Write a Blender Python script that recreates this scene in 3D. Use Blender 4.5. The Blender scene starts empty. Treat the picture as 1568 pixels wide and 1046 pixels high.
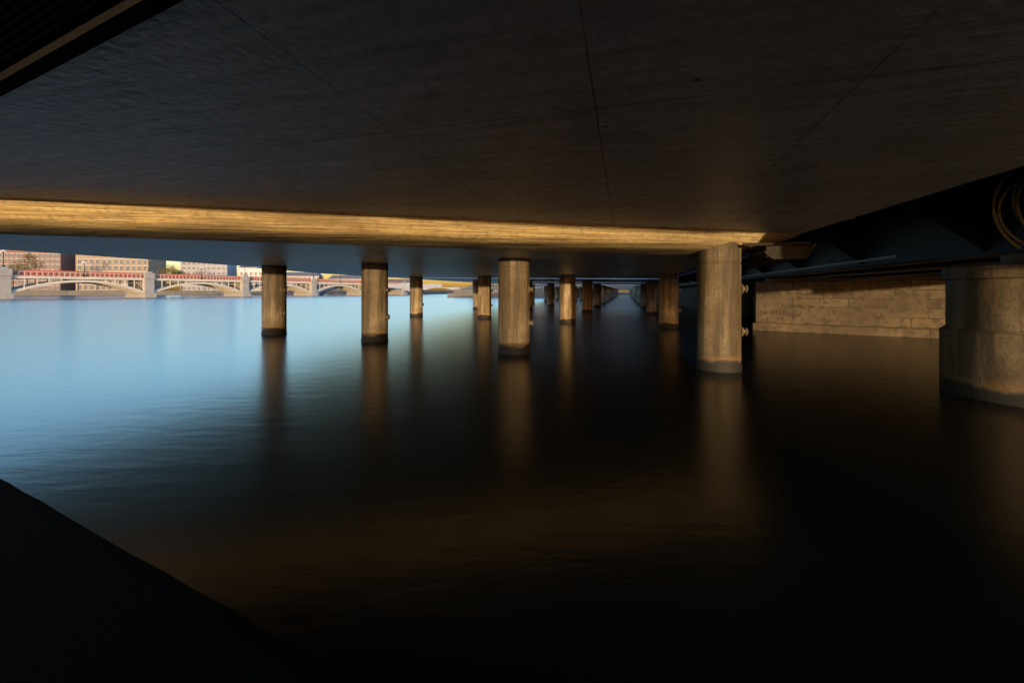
import bpy, bmesh, math, random
from mathutils import Vector, Matrix
random.seed(7)
scene=bpy.context.scene
scene.view_settings.view_transform='Standard'
scene.view_settings.look='None'
scene.view_settings.exposure=0
H=2.2; F=640.0; CX=784.0; HY=447.0
# ---------------------------------------------------------------- materials
def nodes(name):
    m=bpy.data.materials.new(name); m.use_nodes=True
    nt=m.node_tree; return m,nt,nt.nodes['Principled BSDF']
def N(nt,t,**k):
    n=nt.nodes.new(t)
    for a,b in k.items(): setattr(n,a,b)
    return n
def mixc(nt,fac,a,b,mode='MIX'):
    n=nt.nodes.new('ShaderNodeMix'); n.data_type='RGBA'; n.blend_type=mode
    for s,v in ((0,fac),(6,a),(7,b)):
        if isinstance(v,(int,float)): n.inputs[s].default_value=v
        elif isinstance(v,tuple): n.inputs[s].default_value=(*v,1)
        else: nt.links.new(v,n.inputs[s])
    return n.outputs[2]
def noise(nt,scale,detail=5,mapping=None,rough=.6,space='Object'):
    tc=N(nt,'ShaderNodeTexCoord'); mp=N(nt,'ShaderNodeMapping')
    nt.links.new(tc.outputs[space],mp.inputs[0])
    if mapping: mp.inputs['Scale'].default_value=mapping
    n=N(nt,'ShaderNodeTexNoise'); n.inputs['Scale'].default_value=scale
    n.inputs['Detail'].default_value=detail; n.inputs['Roughness'].default_value=rough
    nt.links.new(mp.outputs[0],n.inputs['Vector']); return n.outputs['Fac']
def ramp(nt,inp,pts):
    r=N(nt,'ShaderNodeValToRGB'); e=r.color_ramp.elements
    while len(e)<len(pts): e.new(.5)
    for i,(p,c) in enumerate(pts):
        e[i].position=p; e[i].color=(c,c,c,1) if not isinstance(c,tuple) else (*c,1)
    nt.links.new(inp,r.inputs[0]); return r.outputs[0]
def bump(nt,b,h,strength,dist=.02):
    n=N(nt,'ShaderNodeBump'); n.inputs['Strength'].default_value=strength; n.inputs['Distance'].default_value=dist
    nt.links.new(h,n.inputs['Height']); nt.links.new(n.outputs[0],b.inputs['Normal'])
def simple(name,c1,c2,scale=3,rough=.8,bs=.3,mapping=None,metal=0,bd=.02,spec=.5):
    m,nt,b=nodes(name)
    n=noise(nt,scale,6,mapping)
    f=ramp(nt,n,[(.3,0.0),(.7,1.0)])
    nt.links.new(mixc(nt,f,c1,c2),b.inputs['Base Color'])
    b.inputs['Roughness'].default_value=rough; b.inputs['Metallic'].default_value=metal
    b.inputs['Specular IOR Level'].default_value=spec
    if bs: bump(nt,b,n,bs,bd)
    return m
def soffit_mat(name,c1,c2,off=.38):
    m,nt,b=nodes(name)
    big=noise(nt,.55,6); fine=noise(nt,9,6); streak=noise(nt,2.2,5,(.25,3.0,1))
    col=mixc(nt,ramp(nt,big,[(.35,0.),(.68,1.)]),c1,c2)
    col=mixc(nt,ramp(nt,streak,[(.42,0.),(.6,.6)]),col,tuple(x*.6 for x in c1))
    col=mixc(nt,ramp(nt,fine,[(.3,.5),(.6,0.)]),col,tuple(x*.45 for x in c1))
    st2=noise(nt,1.1,7)
    col=mixc(nt,ramp(nt,st2,[(.56,0.),(.7,.55)]),col,tuple(x*.3 for x in c1))
    tc=N(nt,'ShaderNodeTexCoord'); sp=N(nt,'ShaderNodeSeparateXYZ'); nt.links.new(tc.outputs['Object'],sp.inputs[0])
    def lines(out,offset,period,w):
        a=N(nt,'ShaderNodeMath',operation='ADD'); a.inputs[1].default_value=offset; nt.links.new(out,a.inputs[0])
        d=N(nt,'ShaderNodeMath',operation='PINGPONG'); d.inputs[1].default_value=period/2; nt.links.new(a.outputs[0],d.inputs[0])
        l=N(nt,'ShaderNodeMath',operation='LESS_THAN'); l.inputs[1].default_value=w; nt.links.new(d.outputs[0],l.inputs[0]); return l.outputs[0]
    l1=lines(sp.outputs['X'],off,2.32,.009); l2=lines(sp.outputs['Y'],8.7,3.6,.009)
    mx=N(nt,'ShaderNodeMath',operation='MAXIMUM'); nt.links.new(l1,mx.inputs[0]); nt.links.new(l2,mx.inputs[1])
    fade=N(nt,'ShaderNodeMath',operation='MULTIPLY'); nt.links.new(mx.outputs[0],fade.inputs[0]); nt.links.new(ramp(nt,big,[(.3,.3),(.6,.9)]),fade.inputs[1])
    col=mixc(nt,fade.outputs[0],col,(.03,.028,.026))
    v=N(nt,'ShaderNodeTexVoronoi'); v.inputs['Scale'].default_value=1.1; nt.links.new(tc.outputs['Object'],v.inputs['Vector'])
    col=mixc(nt,ramp(nt,v.outputs['Distance'],[(.03,.8),(.045,0.)]),col,(.02,.02,.02))
    nt.links.new(col,b.inputs['Base Color']); b.inputs['Roughness'].default_value=.42
    h=N(nt,'ShaderNodeMath',operation='SUBTRACT'); nt.links.new(streak,h.inputs[0]); nt.links.new(mx.outputs[0],h.inputs[1])
    h2=N(nt,'ShaderNodeMath',operation='ADD'); nt.links.new(h.outputs[0],h2.inputs[0]); nt.links.new(fine,h2.inputs[1])
    bump(nt,b,h2.outputs[0],.8,.035)
    return m
M_soffit=soffit_mat('soffit_concrete',(.44,.43,.42),(.60,.585,.57))
M_soffit_lit=soffit_mat('lit_tint_soffit_concrete',(.64,.57,.48),(.72,.65,.56))  # far slab: brighter colour stands in for the weak light there
def haunch_mat():
    m,nt,b=nodes('haunch_light_band_concrete')  # ochre tone and streaks paint the warm light band into the colour
    n=noise(nt,1.5,7,(.35,.35,12)); g=noise(nt,.45,5,(1,1,3)); fi=noise(nt,7,6)
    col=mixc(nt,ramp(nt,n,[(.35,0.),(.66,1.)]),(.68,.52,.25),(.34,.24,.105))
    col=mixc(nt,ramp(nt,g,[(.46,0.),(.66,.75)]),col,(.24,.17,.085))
    col=mixc(nt,ramp(nt,fi,[(.36,.5),(.5,0.)]),col,(.22,.15,.07))
    nt.links.new(col,b.inputs['Base Color']); b.inputs['Roughness'].default_value=.8
    bump(nt,b,n,.9,.07); return m
M_haunch=haunch_mat()
def pillar_mat(name,k):
    m,nt,b=nodes(name)
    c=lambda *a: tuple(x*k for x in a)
    n=noise(nt,1.3,8); st=noise(nt,3.4,7,(1,1,.10)); fi=noise(nt,14,5); bl=noise(nt,4.2,8,None,.7)
    col=mixc(nt,ramp(nt,n,[(.36,0.),(.64,1.)]),c(.17,.132,.082),c(.095,.068,.037))
    col=mixc(nt,ramp(nt,st,[(.44,0.),(.58,.85)]),col,c(.04,.029,.016))
    col=mixc(nt,ramp(nt,bl,[(.5,0.),(.66,.5)]),col,c(.06,.043,.025))
    col=mixc(nt,ramp(nt,fi,[(.35,.35),(.5,0.)]),col,c(.04,.03,.018))
    tc=N(nt,'ShaderNodeTexCoord'); g=N(nt,'ShaderNodeSeparateXYZ'); nt.links.new(tc.outputs['Object'],g.inputs[0])
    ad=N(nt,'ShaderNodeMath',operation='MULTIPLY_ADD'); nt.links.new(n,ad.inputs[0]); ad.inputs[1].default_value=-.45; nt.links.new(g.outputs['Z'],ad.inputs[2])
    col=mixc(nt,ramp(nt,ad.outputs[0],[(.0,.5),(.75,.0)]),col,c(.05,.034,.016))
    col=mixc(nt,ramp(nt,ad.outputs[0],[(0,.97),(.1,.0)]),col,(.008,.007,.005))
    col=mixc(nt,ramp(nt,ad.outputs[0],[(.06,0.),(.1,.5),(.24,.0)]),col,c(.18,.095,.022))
    nt.links.new(col,b.inputs['Base Color']); b.inputs['Roughness'].default_value=.75
    h=N(nt,'ShaderNodeMath',operation='ADD'); nt.links.new(fi,h.inputs[0]); nt.links.new(bl,h.inputs[1])
    bump(nt,b,h.outputs[0],.45,.022); return m
M_pillar=pillar_mat('weathered_pillar_concrete',1.05)
M_pillar_lit=pillar_mat('lit_tint_pillar_concrete',2.6)  # far rows: same concrete, missing light put into a brighter base colour
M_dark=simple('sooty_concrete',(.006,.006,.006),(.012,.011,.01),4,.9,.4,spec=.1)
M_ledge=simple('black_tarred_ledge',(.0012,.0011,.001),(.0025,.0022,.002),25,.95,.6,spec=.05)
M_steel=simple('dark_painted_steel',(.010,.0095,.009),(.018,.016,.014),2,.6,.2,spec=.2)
M_gal=simple('weathered_galvanised_steel',(.04,.034,.025),(.02,.017,.013),3,.8,.3,None,0,.02,.15)
M_hose=simple('ochre_hose',(.13,.095,.02),(.07,.05,.01),6,.6,.2)
def wall_mat():
    m,nt,b=nodes('quay_stone_wall')
    tc=N(nt,'ShaderNodeTexCoord'); mp=N(nt,'ShaderNodeMapping'); nt.links.new(tc.outputs['Object'],mp.inputs[0])
    mp.inputs['Rotation'].default_value=(math.radians(90),0,0)
    br=N(nt,'ShaderNodeTexBrick'); nt.links.new(mp.outputs[0],br.inputs['Vector'])
    br.inputs['Scale'].default_value=1; br.inputs['Brick Width'].default_value=1.2; br.inputs['Row Height'].default_value=.46
    br.inputs['Mortar Size'].default_value=.018; br.inputs['Color1'].default_value=(.135,.102,.06,1); br.inputs['Color2'].default_value=(.075,.057,.036,1); br.inputs['Mortar'].default_value=(.03,.023,.015,1)
    n=noise(nt,.7,8); n2=noise(nt,2.6,7); n3=noise(nt,.35,6)
    col=mixc(nt,ramp(nt,n,[(.49,0.),(.53,.8)]),br.outputs[0],(.135,.10,.06))
    col=mixc(nt,ramp(nt,n2,[(.48,0.),(.62,.75)]),col,(.04,.03,.019))
    col=mixc(nt,ramp(nt,n3,[(.5,0.),(.62,.6)]),col,(.05,.038,.025))
    nt.links.new(col,b.inputs['Base Color']); b.inputs['Roughness'].default_value=.9
    bump(nt,b,n2,.9,.06); return m
M_wall=wall_mat()
def water_mat():
    m,nt,b=nodes('river_water')
    b.inputs['Base Color'].default_value=(.008,.007,.004,1)
    b.inputs['IOR'].default_value=1.333; b.inputs['Roughness'].default_value=.22
    n1=noise(nt,2.2,4,(.5,1.5,1)); n2=noise(nt,.12,3,(.5,1.5,1))
    a=N(nt,'ShaderNodeMath',operation='MULTIPLY_ADD'); nt.links.new(n2,a.inputs[0]); a.inputs[1].default_value=2; nt.links.new(n1,a.inputs[2])
    bump(nt,b,a.outputs[0],.18,.03); return m
M_water=water_mat()
M_cream=simple('cream_painted_iron',(.56,.50,.39),(.44,.39,.30),.5,.6,.1)
M_stone=simple('granite_blocks',(.32,.30,.27),(.23,.21,.18),.8,.85,.4)
M_red=simple('red_barrier_mesh',(.42,.09,.05),(.33,.11,.07),1,.7,0)
M_brick=simple('red_brick',(.20,.10,.07),(.14,.075,.055),1.2,.9,.2)
M_ochre=simple('ochre_render',(.28,.21,.14),(.22,.16,.10),.6,.9,.2)
M_white=simple('white_render',(.5,.48,.45),(.4,.38,.36),.5,.85,.1)
M_grey=simple('grey_blue_stone',(.27,.28,.30),(.20,.21,.23),.6,.85,.1)
M_glass=simple('window_glass',(.03,.035,.045),(.06,.065,.07),.4,.15,0)
M_trim=simple('window_trim',(.42,.40,.36),(.34,.32,.29),1,.8,0)
M_roof=simple('slate_roof',(.07,.07,.075),(.11,.10,.10),1,.8,.2)
M_grass=simple('grass',(.035,.06,.016),(.05,.065,.02),.6,1,.4)
M_earth=simple('bank_ground',(.10,.09,.07),(.15,.135,.11),.3,.95,.3)
M_leafY=simple('autumn_foliage',(.09,.07,.018),(.14,.08,.02),.7,.9,0)
M_leafG=simple('green_foliage',(.04,.055,.016),(.065,.07,.02),.7,.9,0)
M_bark=simple('bark',(.06,.045,.03),(.09,.07,.05),6,.95,.4)
M_pipe=simple('pale_service_pipe',(.30,.25,.17),(.18,.15,.10),3,.5,.2)
# ---------------------------------------------------------------- mesh helpers
def obj(name,bm,mat,parent=None,loc=(0,0,0),rot=0,smooth=False,bevel=0):
    me=bpy.data.meshes.new(name); bmesh.ops.recalc_face_normals(bm,faces=bm.faces); bm.to_mesh(me); bm.free()
    mats=mat if isinstance(mat,(list,tuple)) else [mat]
    for mm in mats: me.materials.append(mm)
    o=bpy.data.objects.new(name,me); scene.collection.objects.link(o)
    o.location=loc; o.rotation_euler=(0,0,rot)
    if parent: o.parent=parent
    if smooth:
        for p in me.polygons: p.use_smooth=True
        md=o.modifiers.new('es','EDGE_SPLIT'); md.split_angle=math.radians(35)
    if bevel:
        md=o.modifiers.new('bv','BEVEL'); md.width=bevel; md.segments=2; md.limit_method='ANGLE'
    return o
def empty(name,loc=(0,0,0),rot=0):
    e=bpy.data.objects.new(name,None); scene.collection.objects.link(e); e.location=loc; e.rotation_euler=(0,0,rot); e.empty_display_size=.3; return e
def box(bm,x0,x1,y0,y1,z0,z1,mi=0):
    v=[bm.verts.new((x,y,z)) for z in (z0,z1) for y in (y0,y1) for x in (x0,x1)]
    for f in ((0,1,3,2),(4,6,7,5),(0,4,5,1),(2,3,7,6),(0,2,6,4),(1,5,7,3)):
        bm.faces.new([v[i] for i in f]).material_index=mi
def prism(bm,pts,z0f,z1f,mi=0):
    f0=z0f if callable(z0f) else (lambda x,y:z0f); f1=z1f if callable(z1f) else (lambda x,y:z1f)
    a=[bm.verts.new((x,y,f0(x,y))) for x,y in pts]; b=[bm.verts.new((x,y,f1(x,y))) for x,y in pts]
    bm.faces.new(a).material_index=mi; bm.faces.new(b).material_index=mi
    n=len(pts)
    for i in range(n): bm.faces.new([a[i],a[(i+1)%n],b[(i+1)%n],b[i]]).material_index=mi
def lathe(bm,prof,seg=40,cx=0,cy=0,mi=0):
    rings=[[bm.verts.new((cx+r*math.cos(2*math.pi*i/seg),cy+r*math.sin(2*math.pi*i/seg),z)) for i in range(seg)] for r,z in prof]
    for a,b in zip(rings,rings[1:]):
        for i in range(seg): bm.faces.new([a[i],a[(i+1)%seg],b[(i+1)%seg],b[i]]).material_index=mi
    bm.faces.new(rings[0]); bm.faces.new(rings[-1])
def disc(bm,p,axis,prof,seg=20):
    ax=Vector(axis).normalized(); q=ax.to_track_quat('Z','Y'); p=Vector(p)
    rings=[[bm.verts.new(p+q@Vector((r*math.cos(2*math.pi*i/seg),r*math.sin(2*math.pi*i/seg),z))) for i in range(seg)] for r,z in prof]
    for a,b in zip(rings,rings[1:]):
        for i in range(seg): bm.faces.new([a[i],a[(i+1)%seg],b[(i+1)%seg],b[i]])
    bm.faces.new(rings[0]); bm.faces.new(rings[-1])
def tube(bm,pts,r,seg=8):
    pts=[Vector(p) for p in pts]; rings=[]
    for i,p in enumerate(pts):
        t=(pts[min(i+1,len(pts)-1)]-pts[max(i-1,0)]).normalized(); q=t.to_track_quat('Z','Y')
        rings.append([bm.verts.new(p+q@Vector((r*math.cos(2*math.pi*k/seg),r*math.sin(2*math.pi*k/seg),0))) for k in range(seg)])
    for a,b in zip(rings,rings[1:]):
        for i in range(seg): bm.faces.new([a[i],a[(i+1)%seg],b[(i+1)%seg],b[i]])
# ---------------------------------------------------------------- frame of the road bridge
DX=174/F; L=math.hypot(1,DX); TH=-math.atan(DX)
PX,PY=5.74,11.44+.5
def to_local(X,Y):
    dx,dy=X-PX,Y-PY
    return ((dx-DX*dy)/L,(DX*dx+dy)/L)
def zfar(x,y=0): return H+1.11-.0118*x
def place(x,b):
    return ((x-CX)/b*H, F*H/b)
# ---------------------------------------------------------------- pillars
R=.57
prnd=random.Random(5)
def pillar(X,Y,knobs=True,r=R,mat=None):
    mat=mat or M_pillar
    xl,yl=to_local(X,Y); top=zfar(xl)
    e=empty('bridge_pillar',(X,Y,0),TH)
    bm=bmesh.new(); h=top+.02
    lathe(bm,[(r*1.03,-2),(r*1.03,.12),(r,.16),(r,h-.36),(r*.965,h-.35),(r*.965,h-.31),(r,h-.30),(r,h+.25)],44)
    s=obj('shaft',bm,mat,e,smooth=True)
    s.rotation_euler=(0,0,prnd.uniform(0,6.28))
    if knobs:
        bm=bmesh.new()
        for z in (2.28,1.08):
            a=math.radians(10)
            disc(bm,(r*.97*math.cos(a),r*.97*math.sin(a)-.12,z),(math.cos(a),math.sin(a),0),[(.14,0),(.14,.05),(.07,.06),(.07,.12),(.11,.13),(.11,.17)])
        obj('mooring_bolts',bm,mat,e)
    return e
row1=[place(420,66),place(574,77),place(787,96),place(1100.5,123)]
row1=[(x*(1+.5/y),y+.5) for x,y in row1]
row2=[place(637.5,38),place(742,41),place(869,48),place(1024,56)]
row2=[(x*(1+.5/y),y+.5) for x,y in row2]
for p in row1: pillar(*p)
for p in row2: pillar(*p,mat=M_pillar_lit)
sx,sy=4.2,15.5
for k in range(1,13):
    for p in row2: pillar(p[0]+sx*k,p[1]+sy*k,k<4,mat=M_pillar_lit)
# ---------------------------------------------------------------- decks
A=to_local(-10.2,8.15); B=to_local(4.66,11.1)
fs=(B[1]-A[1])/(B[0]-A[0])
def yface(x): return A[1]+fs*(x-A[0])
HS=.52; SL=.030
def znear(x,y): return zfar(x)+HS+SL*max(0,yface(x)-y)
road=empty('road_bridge',(PX,PY,0),TH)
XL,XR=-22.0,.62
Y1=1.7; Y0=-.35
bm=bmesh.new()
pts=[(XL,yface(XL)+Y1),(XR,yface(XR)+Y1),(XR,24),(XL-3,24),(XL-3,14),(XL-1.2,6.5),(XL,6.0)]
prism(bm,pts,lambda x,y:zfar(x),lambda x,y:zfar(x)+.5)
ys=24
while ys<262:
    g=1.6 if ys<50 else 4.2
    prism(bm,[(XL-3,ys+g),(XR,ys+g),(XR,ys+16.4),(XL-3,ys+16.4)],lambda x,y:zfar(x),lambda x,y:zfar(x)+.4)
    ys+=16.4
obj('soffit_slab',bm,M_soffit_lit,road)
bm=bmesh.new()
prism(bm,[(XR-.5,Y1+.05),(XR-.01,Y1+.05),(XR-.01,262),(XR-.5,262)],lambda x,y:zfar(x)+.505,lambda x,y:zfar(x)+1.0)
prism(bm,[(XL-2.9,14),(XL-2.4,14),(XL-2.4,262),(XL-2.9,262)],lambda x,y:zfar(x)+.505,lambda x,y:zfar(x)+1.0)
obj('edge_beam',bm,M_soffit,road)
prof=[(Y0,1.0),(-.30,.985),(-.25,.94),(-.19,.86),(-.12,.73),(-.05,.59),(.02,.46),(.10,.35),(.20,.26),(.34,.19),(.55,.13),(.85,.08),(1.25,.035),(Y1,0)]
nx=60; XE=2.3
bm=bmesh.new(); rows=[]
for (yo,f) in prof:
    r_=[]
    for i in range(nx+1):
        x=XL+(XE-XL)*i/nx
        w=max(0,min(1,(x-XR)/(XE-XR)))
        y=yface(x)+(yo+(min(yo,.3)-yo)*w)
        lo=zfar(x)-.002+.48*w
        hi=znear(x,yface(x)+Y0)
        r_.append(bm.verts.new((x,y,lo+(hi-lo)*f)))
    rows.append(r_)
ny=len(rows)-1
for j in range(ny):
    for i in range(nx): bm.faces.new([rows[j][i],rows[j][i+1],rows[j+1][i+1],rows[j+1][i]])
bk=[bm.verts.new((v.co.x,v.co.y+.02,zfar(v.co.x)+.9)) for v in rows[-1]]
for i in range(nx): bm.faces.new([rows[-1][i],rows[-1][i+1],bk[i+1],bk[i]])
obj('added_haunch',bm,M_haunch,road,smooth=True)  # sloped face added and shaped to catch the sun as the light band
J1=to_local(-2.3,2.80); J2=to_local(-5.07,4.09); js=(J2[1]-J1[1])/(J2[0]-J1[0])
def yj(x): return J1[1]+js*(x-J1[0])
c0=A[1]-fs*A[0]+Y0
xc=(J1[1]-js*J1[0]-c0)/(fs-js)
bm=bmesh.new()
XB=4.0
prism(bm,[(xc,yface(xc)+Y0),(XB,yj(XB)),(2.3,yface(2.3)+Y0)],lambda x,y:znear(x,y)+.001,lambda x,y:zfar(x)+1.35)
obj('approach_slab',bm,M_soffit,road)
bm=bmesh.new()
prism(bm,[(xc,yj(xc)-.12),(XB,yj(XB)-.12),(XB,yj(XB)-.004),(xc,yj(xc)-.004)],lambda x,y:znear(x,y)-.03,lambda x,y:zfar(x)+1.6)
obj('joint_angle',bm,M_dark,road)
bm=bmesh.new()
def zg(x,y): return znear(x,yj(x))-.01+.06*(yj(x)-y)
prism(bm,[(xc-6,yj(xc-6)-3.2),(XB,yj(XB)-3.2),(XB,yj(XB)-.13),(xc-6,yj(xc-6)-.13)],lambda x,y:zg(x,y)+.055,lambda x,y:zg(x,y)+.3)
for k in range(56):
    o=.18+k*.05
    prism(bm,[(xc-6,yj(xc-6)-o-.02),(XB,yj(XB)-o-.02),(XB,yj(XB)-o),(xc-6,yj(xc-6)-o)],lambda x,y:zg(x,y),lambda x,y:zg(x,y)+.05)
obj('grating_bay',bm,M_dark,road)
# service trough alongside right edge of the far slab
bm=bmesh.new()
y0=to_local(7.65,10.5)[1]
prof=[(1.05,1.02),(1.25,.84),(2.0,.84),(2.25,1.22),(2.17,1.22),(1.95,.90),(1.3,.90),(1.1,1.08)]
for y1,y2 in ((y0,70),):
    a=[bm.verts.new((x,y1,H+z)) for x,z in prof]; b=[bm.verts.new((x,y2,H+z)) for x,z in prof]
    bm.faces.new(a); bm.faces.new(b)
    for i in range(len(prof)): bm.faces.new([a[i],a[(i+1)%8],b[(i+1)%8],b[i]])
box(bm,1.12,2.1,y0+.05,y0+.09,H+.9,H+1.18)
yy=y0+.3
while yy<60:
    box(bm,.64,2.2,yy,yy+.10,H+1.225,H+1.30); box(bm,1.2,1.3,yy,yy+.10,H+1.05,H+1.2)
    yy+=1.5
obj('service_trough',bm,M_gal,road)
ab=bmesh.new(); box(ab,-26,14,262.1,266,-1,1.9); obj('abutment',ab,M_stone,road)
# ---------------------------------------------------------------- second bridge (right)
rail=empty('girder_bridge',(PX,PY,0),TH)
YE=100
bm=bmesh.new()
box(bm,1.3,24,-2,YE,H+2.5,H+2.9); box(bm,2.4,24,-13,-2.004,H+2.5,H+2.9)
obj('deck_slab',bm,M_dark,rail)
bm=bmesh.new()
for gx in (5.7,8.4,10.8,13.5,16.5):
    zb=H+.82
    box(bm,gx-.3,gx+.3,-13,YE,zb,zb+.05); box(bm,gx-.03,gx+.03,-13,YE,zb+.05,H+2.5)
yy=-6.0
while yy<YE:
    n=10
    pr=[(5.66,H+.95)]+[(5.66-2.8*(i/n),H+.95+1.4*(math.sin(i/n*math.pi/2))**1.0) for i in range(1,n+1)]+[(2.86,H+2.495),(5.66,H+2.495)]
    a=[bm.verts.new((x,yy,z)) for x,z in pr]; b=[bm.verts.new((x,yy+.05,z)) for x,z in pr]
    bm.faces.new(a); bm.faces.new(b)
    for i in range(len(pr)): bm.faces.new([a[i],a[(i+1)%len(pr)],b[(i+1)%len(pr)],b[i]])
    box(bm,5.74,23,yy,yy+.06,H+1.25,H+2.45)
    yy+=5.2
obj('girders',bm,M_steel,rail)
bm=bmesh.new()
for gx,zz in ((4.9,.98),(7.1,.78),(7.5,.86),(9.4,.74),(12.2,.76)):
    tube(bm,[(gx,1,H+zz),(gx,20,H+zz),(gx,YE,H+zz)],.05)
obj('service_pipes',bm,M_pipe,rail)
bm=bmesh.new()
for yb in (-1.2,4.2,9.6): box(bm,2.75,2.9,yb,yb+.16,H+1.75,H+2.1); box(bm,2.79,2.86,yb+.04,yb+.12,H+2.1,H+2.5)
obj('brackets',bm,M_pipe,rail)
def big_pillar(X,Y):
    e=empty('bridge_pier',(X,Y,0),TH)
    bm=bmesh.new(); r=1.4
    lathe(bm,[(r,-2),(r,1.36),(r-.08,1.42),(r-.10,1.44),(r-.10,2.46),(r-.04,2.48),(r-.04,2.72)],56)
    obj('shaft',bm,M_pillar,e,smooth=True)
    bm=bmesh.new(); box(bm,-.45,.45,-.4,.4,2.72,2.84); box(bm,-.36,.36,-.32,.32,2.84,3.019)
    obj('bearing',bm,M_pillar,e,bevel=.02)
big_pillar(10.9,8.71)
big_pillar(10.9+6.6,8.71+24.3)
bm=bmesh.new()
rh=random.Random(3)
for i in range(6):
    pts=[]; bx=rh.uniform(.68,.9); bz=rh.uniform(.7,.95); oz=rh.uniform(-.08,.12); ox=rh.uniform(-.04,.04)
    for j in range(21):
        t=j/20; a=math.pi*(.06+.8*t)
        pts.append((9.6+.15*i+ox-bx*math.sin(a)**1.3,7.7-.03*i+ox,H+.62+.95+oz+bz*math.cos(a)))
    tube(bm,pts,.026)
obj('hose_bundle',bm,M_hose,smooth=True)
# ---------------------------------------------------------------- quay wall (right)
W0=Vector(place(1157,58)); W1=Vector(place(1440,71)); wd=(W1-W0).normalized(); ang=math.atan2(wd.y,wd.x)
q=empty('quay_wall',(W0.x,W0.y,0),ang)
bm=bmesh.new(); box(bm,0,22,0,1.2,-2,2.78); obj('masonry',bm,M_wall,q,bevel=.03)
bm=bmesh.new(); box(bm,-.12,22,-.38,-.003,-2,.42); obj('plinth',bm,M_wall,q,bevel=.05)
bm=bmesh.new(); box(bm,.5,22,-.12,.9,2.783,2.98); obj('coping',bm,M_wall,q,bevel=.02)
q2=empty('embankment_wall',(0,0,0),0)
bm=bmesh.new()
prism(bm,[(21.5,36),(22.3,50),(22.3+.272*260,310),(22.3+.272*260+8,310),(31,50),(31,36)],-2,2.9)
prism(bm,[(W0.x+.9,W0.y+1.3),(21.4,35.9),(31,36),(30,24)],-2,2.6)
obj('masonry',bm,M_wall,q2)
bm=bmesh.new()
prism(bm,[(22.2,50),(22.1+.272*260,310),(22.6+.272*260,310),(22.7,50)],2.903,3.2)
obj('parapet',bm,M_stone,q2)
bm=bmesh.new()
prism(bm,[(31.01,24),(31.01,50),(31+.272*260,310),(400,310),(400,24)],-2,2.7)
obj('quay_ground',bm,M_earth)
# ---------------------------------------------------------------- ledge near camera
bm=bmesh.new()
d=Vector((3.11,-1.55)).normalized(); nn=Vector((-d.y,d.x))
if nn.y<0: nn=-nn
E0=Vector((-3.6,2.94))+nn*.06
prof=[(-2.2,-2),(-2.2,.9),(-.16,.9),(-.08,.885),(-.03,.85),(0,.77),(.0,-2)]
secs=[]
steps=60
for i in range(steps+1):
    s=-9+18*i/steps
    w=.003*math.sin(s*3.1)+.004*math.sin(s*9.7+1)
    c=E0+d*s
    secs.append([bm.verts.new((c.x+nn.x*(o+w),c.y+nn.y*(o+w),z)) for o,z in prof])
for a,b in zip(secs,secs[1:]):
    for j in range(len(prof)-1): bm.faces.new([a[j],a[j+1],b[j+1],b[j]])
bm.faces.new(secs[0]); bm.faces.new(secs[-1])
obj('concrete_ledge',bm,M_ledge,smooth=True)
# ---------------------------------------------------------------- water
bm=bmesh.new(); v=[bm.verts.new(p) for p in ((-3000,-3000,0),(3000,-3000,0),(3000,3000,0),(-3000,3000,0))]; bm.faces.new(v)
obj('river_water',bm,M_water)
# ---------------------------------------------------------------- arch bridge
a0=Vector((-158.2,130)); st=Vector((16.3,33.3)); SP=st.length; aa=math.atan2(st.y,st.x)
ar=empty('arch_bridge',(a0.x,a0.y,0),aa)
k0,k1=-3,5
def dz(s): return 7.6-.00005*(s-2*SP)**2
bm=bmesh.new(); seg=90; s0,s1=k0*SP,k1*SP
for i in range(seg):
    a=s0+(s1-s0)*i/seg; b=s0+(s1-s0)*(i+1)/seg
    za,zb=dz(a),dz(b)
    vs=[bm.verts.new(p) for p in ((a,0,za-.9),(b,0,zb-.9),(b,0,zb),(a,0,za),(a,12,za-.9),(b,12,zb-.9),(b,12,zb),(a,12,za))]
    for f in ((0,1,2,3),(4,7,6,5),(0,4,5,1),(3,2,6,7)): bm.faces.new([vs[j] for j in f])
obj('deck',bm,M_cream,ar)
bm=bmesh.new()
bm2=bmesh.new(); bmR=bmesh.new()
s=s0
while s<s1:
    z=dz(s); box(bm2,s-.06,s+.06,-.1,.02,z,z+1.25); s+=1.3
box_s=s0
while box_s<s1-3:
    z=dz(box_s+1.5); box(bm2,box_s,box_s+3.0,-.08,0,z+1.25,z+1.4); box(bmR,box_s+.01,box_s+2.99,.5,.56,z+.1,z+1.9); box_s+=3
obj('balustrade',bm2,M_cream,ar); obj('red_barrier',bmR,M_red,ar)
for k in range(k0,k1):
    for yy in (0,3,6,9,11.4):
        prev=None; n=24; c=k*SP; half=SP/2-1.6; mid=c+SP/2
        for i in range(n+1):
            u=-1+2*i/n; x=mid+u*half; zt=6.3-3.9*u*u; zb=zt-.75
            cur=[bm.verts.new(p) for p in ((x,yy,zb),(x,yy,zt),(x,yy+.5,zt),(x,yy+.5,zb))]
            if prev:
                for j in range(4): bm.faces.new([prev[j],prev[(j+1)%4],cur[(j+1)%4],cur[j]])
            prev=cur
            if yy in(0,11.4) and i%2==0 and abs(u)>.3: box(bm,x-.12,x+.12,yy+.1,yy+.4,zt,dz(x)-.9)
obj('arch_ribs',bm,M_cream,ar)
bm=bmesh.new()
for k in range(k0,k1+1):
    c=k*SP
    box(bm,c-1.9,c+1.9,-1.6,13.6,-1,1.6); box(bm,c-1.5,c+1.5,-.8,12.8,1.6,dz(c)-.2); box(bm,c-1.7,c+1.7,-1,-.12,dz(c)-.2,dz(c)+1.9)
    box(bm,c-.9,c+.9,-.9,-.2,dz(c)+1.9,dz(c)+2.6)
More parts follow.
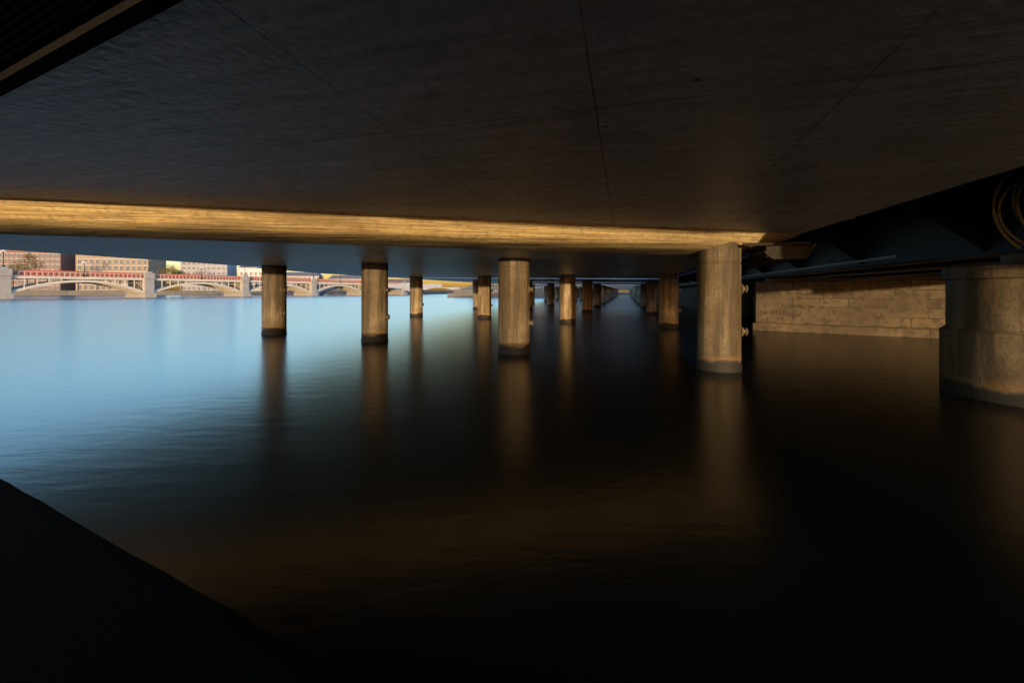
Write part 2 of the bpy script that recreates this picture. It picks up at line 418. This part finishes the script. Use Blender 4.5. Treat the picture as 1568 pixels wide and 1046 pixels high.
obj('piers',bm,M_stone,ar,bevel=.08)
def street_lamp(p):
    e=empty('street_lamp',p)
    bm=bmesh.new(); lathe(bm,[(.28,0),(.28,.5),(.12,.7),(.08,4.6),(.05,4.7)],10); box(bm,-.6,.6,-.04,.04,4.3,4.38)
    obj('post',bm,M_steel,e)
    bm=bmesh.new()
    for x in (-.6,.6,0): lathe(bm,[(.1,4.4+(x==0)*.3),(.25,4.65+(x==0)*.3),(.25,4.95+(x==0)*.3),(.05,5.15+(x==0)*.3)],10,x,0)
    obj('lantern',bm,M_white,e)
for k in range(k0,k1):
    for f in (0,.5):
        s=(k+f)*SP; w=a0+st*(k+f); street_lamp((w.x,w.y,dz(s)+(2.6 if f==0 else 0)))
# ---------------------------------------------------------------- far banks
bm=bmesh.new()
prism(bm,[(-900,200),(-330,215),(-200,300),(-95,318),(-70,330),(-60,420),(-60,1500),(-900,1500)],-2,3.0)
obj('far_bank_ground',bm,M_earth)
bm=bmesh.new()
prism(bm,[(-26,168),(14,152),(30,170),(66,300),(90,700),(-40,700),(-40,300)],-2,1.6)
prism(bm,[(-24,172),(13,156),(28,174),(64,300),(88,700),(-38,700),(-38,300)],1.604,3.2)
obj('river_island_ground',bm,[M_earth],bevel=.05)
bm=bmesh.new()
p0=[(-22,178),(12,160),(27,177),(62,302),(86,700),(-36,700),(-36,302)]
vb=[bm.verts.new((x,y,3.21)) for x,y in p0]
cx=sum(p[0] for p in p0[:4])/4; vt=[bm.verts.new((x*.9+cx*.1,y+8,5.2)) for x,y in p0]
bm.faces.new(vt)
for i in range(7): bm.faces.new([vb[i],vb[(i+1)%7],vt[(i+1)%7],vt[i]])
obj('grass_bank',bm,M_grass)
bm=bmesh.new()
A_=Vector((-24,172.5)); B_=Vector((13,156.5))
for i in range(31):
    p=A_.lerp(B_,i/30); box(bm,p.x-.06,p.x+.06,p.y-.06,p.y+.06,3.2,4.4)
for z in (3.7,4.35):
    prism(bm,[(A_.x,A_.y),(B_.x,B_.y),(B_.x,B_.y+.08),(A_.x,A_.y+.08)],z,z+.08)
obj('railing',bm,M_grey)
db=empty('distant_bridge',(-120,262,0),math.radians(8))
bm=bmesh.new(); box(bm,-40,75,0,8,5.2,6.4); box(bm,-40,75,-.1,-.01,6.4,7.4)
for k in range(4):
    c=-32+k*30; box(bm,c-1.5,c+1.5,.2,7.8,-1,5.2)
    prev=None
    for i in range(17):
        u=-1+2*i/16; x=c+15+u*13.4; zt=5.15; zb=4.7-3.2*u*u
        cur=[bm.verts.new(p) for p in ((x,.3,zb),(x,.3,zt),(x,7.7,zt),(x,7.7,zb))]
        if prev:
            for j in range(4): bm.faces.new([prev[j],prev[(j+1)%4],cur[(j+1)%4],cur[j]])
        prev=cur
obj('spans',bm,M_grey,db)
# ---------------------------------------------------------------- buildings
def building(name,X,Y,w,dep,h,mat,rot=0,storey=3.6,bay=3.2,base=3.0,roof=3.5):
    e=empty(name,(X,Y,base),rot)
    bm=bmesh.new(); box(bm,0,w,0,dep,0,h); obj('walls',bm,mat,e)
    bm=bmesh.new()
    vs=[bm.verts.new(p) for p in ((-.4,-.4,h+.3),(w+.4,-.4,h+.3),(w+.4,dep+.4,h+.3),(-.4,dep+.4,h+.3),(2,3.5,h+roof),(w-2,3.5,h+roof),(w-2,dep-3.5,h+roof),(2,dep-3.5,h+roof))]
    for f in ((0,1,5,4),(1,2,6,5),(2,3,7,6),(3,0,4,7),(4,5,6,7),(0,3,2,1)): bm.faces.new([vs[i] for i in f])
    obj('roof',bm,M_roof,e)
    g=bmesh.new(); t=bmesh.new()
    box(t,-.3,w+.3,-.35,-.003,h-.3,h+.28)
    nb=int(w//bay); ns=int(h//storey)
    off=(w-nb*bay)/2
    for s in range(ns):
        z=s*storey
        box(t,0,w,-.14,-.003,z+storey-.35,z+storey-.12)
        for i in range(nb):
            x=off+i*bay+bay*.5; ww=bay*.27; z0=z+.8; z1=z+storey-.75
            box(g,x-ww,x+ww,-.05,-.01,z0,z1)
            box(t,x-ww-.15,x-ww-.005,-.16,-.003,z0-.1,z1+.15); box(t,x+ww+.005,x+ww+.15,-.16,-.003,z0-.1,z1+.15)
            box(t,x-ww,x+ww,-.16,-.055,z1+.004,z1+.2); box(t,x-ww-.2,x+ww+.2,-.24,-.06,z0-.3,z0-.12)
            box(t,x-.05,x+.05,-.09,-.055,z0,z1); box(t,x-ww,x+ww,-.085,-.052,(z0+z1)/2-.05,(z0+z1)/2+.05)
    obj('window_glass',g,M_glass,e); obj('window_trim',t,M_trim,e)
building('brick_apartment_building',-372,256,44,18,30,M_brick,.12)
building('brick_warehouse',-322,262,34,18,27,M_brick,.15,3.4,2.8)
building('ochre_stone_building',-284,272,42,18,24,M_ochre,.18,4.2,3.4)
building('grey_stone_building',-238,300,30,16,25,M_grey,.2)
building('white_townhouse',-204,312,20,14,17,M_white,.2)
building('brick_townhouse',-180,320,30,14,11,M_brick,.2)
building('ochre_townhouse',-145,330,34,14,9,M_ochre,.1)
building('grey_pavilion',-105,338,26,12,6,M_grey,.05,3.0)
building('ochre_quay_building',36+.272*150,200,140,14,15,M_ochre,math.radians(-105.2),3.8,3.6,2.7)
# ---------------------------------------------------------------- trees
def tree(name,X,Y,z,h,mat,seed):
    rnd=random.Random(seed); e=empty(name,(X,Y,z))
    bm=bmesh.new(); lathe(bm,[(.35,0),(.25,h*.3),(.12,h*.75)],8)
    tips=[]
    for i in range(9):
        a=rnd.uniform(0,6.28); z0=h*rnd.uniform(.28,.6); r=h*rnd.uniform(.2,.34); z1=z0+h*rnd.uniform(.12,.35)
        p=[(0,0,z0),(r*.5*math.cos(a),r*.5*math.sin(a),z0+(z1-z0)*.6),(r*math.cos(a),r*math.sin(a),z1)]
        tube(bm,p,.07,5); tips.append(Vector(p[2]))
    tips.append(Vector((0,0,h*.85)))
    obj('trunk',bm,M_bark,e)
    bm=bmesh.new()
    for t in tips:
        R_=h*rnd.uniform(.11,.17)
        for i in range(170):
            q=Vector((rnd.gauss(0,1),rnd.gauss(0,1),rnd.gauss(0,.8))).normalized()*R_*rnd.uniform(.4,1.15)
            c=t+q; s=rnd.uniform(.12,.3)
            u=Vector((rnd.uniform(-1,1),rnd.uniform(-1,1),rnd.uniform(-1,1))).normalized(); w=u.orthogonal().normalized()
            bm.faces.new([bm.verts.new(c+u*s),bm.verts.new(c+w*s*.8),bm.verts.new(c-u*s),bm.verts.new(c-w*s*.8)])
    obj('crown',bm,mat,e)
def pxpos(x,Y): return (x-CX)/F*Y
for i,(px_,Y,h,m) in enumerate(((42,232,20,M_leafY),(20,240,16,M_leafG),(262,270,17,M_leafY),(278,262,13,M_leafG),(120,228,11,M_leafY),(455,322,7,M_leafG),(330,305,12,M_leafY),(385,306,8,M_leafG),(415,310,7,M_leafY))):
    tree('autumn_tree' if m is M_leafY else 'green_tree',pxpos(px_,Y),Y,3,h,m,i)
for i in range(7):
    tree('green_tree',-18+i*9,192+i*4+(i%2)*5,5,5.5+i%3,M_leafG if i%2 else M_leafY,40+i)
# ---------------------------------------------------------------- camera, sun, sky
cam=bpy.data.cameras.new('camera'); co=bpy.data.objects.new('camera',cam); scene.collection.objects.link(co)
co.location=(0,0,H); co.rotation_euler=(math.radians(90),0,0)
cam.sensor_width=36; cam.lens=36*F/1568; cam.shift_y=-(523-HY)/1568; cam.clip_start=.05; cam.clip_end=6000
scene.camera=co
EL=2.0; AZ=math.radians(-4)
trav=Vector((math.sin(AZ)*math.cos(math.radians(EL)),math.cos(AZ)*math.cos(math.radians(EL)),-math.sin(math.radians(EL))))
sl=bpy.data.lights.new('sun','SUN'); sl.energy=4.8; sl.angle=math.radians(.5); sl.color=(1,.74,.42)
so=bpy.data.objects.new('sun',sl); scene.collection.objects.link(so); so.rotation_euler=trav.to_track_quat('-Z','Y').to_euler()
w=bpy.data.worlds.new('World'); scene.world=w; w.use_nodes=True; nt=w.node_tree
sk=nt.nodes.new('ShaderNodeTexSky'); sk.sky_type='NISHITA'; sk.sun_disc=False
sk.sun_elevation=math.radians(EL); sk.sun_rotation=math.radians(180)+AZ; sk.ozone_density=3.1; sk.dust_density=1.6
nt.links.new(sk.outputs[0],nt.nodes['Background'].inputs[0]); nt.nodes['Background'].inputs[1].default_value=1.95
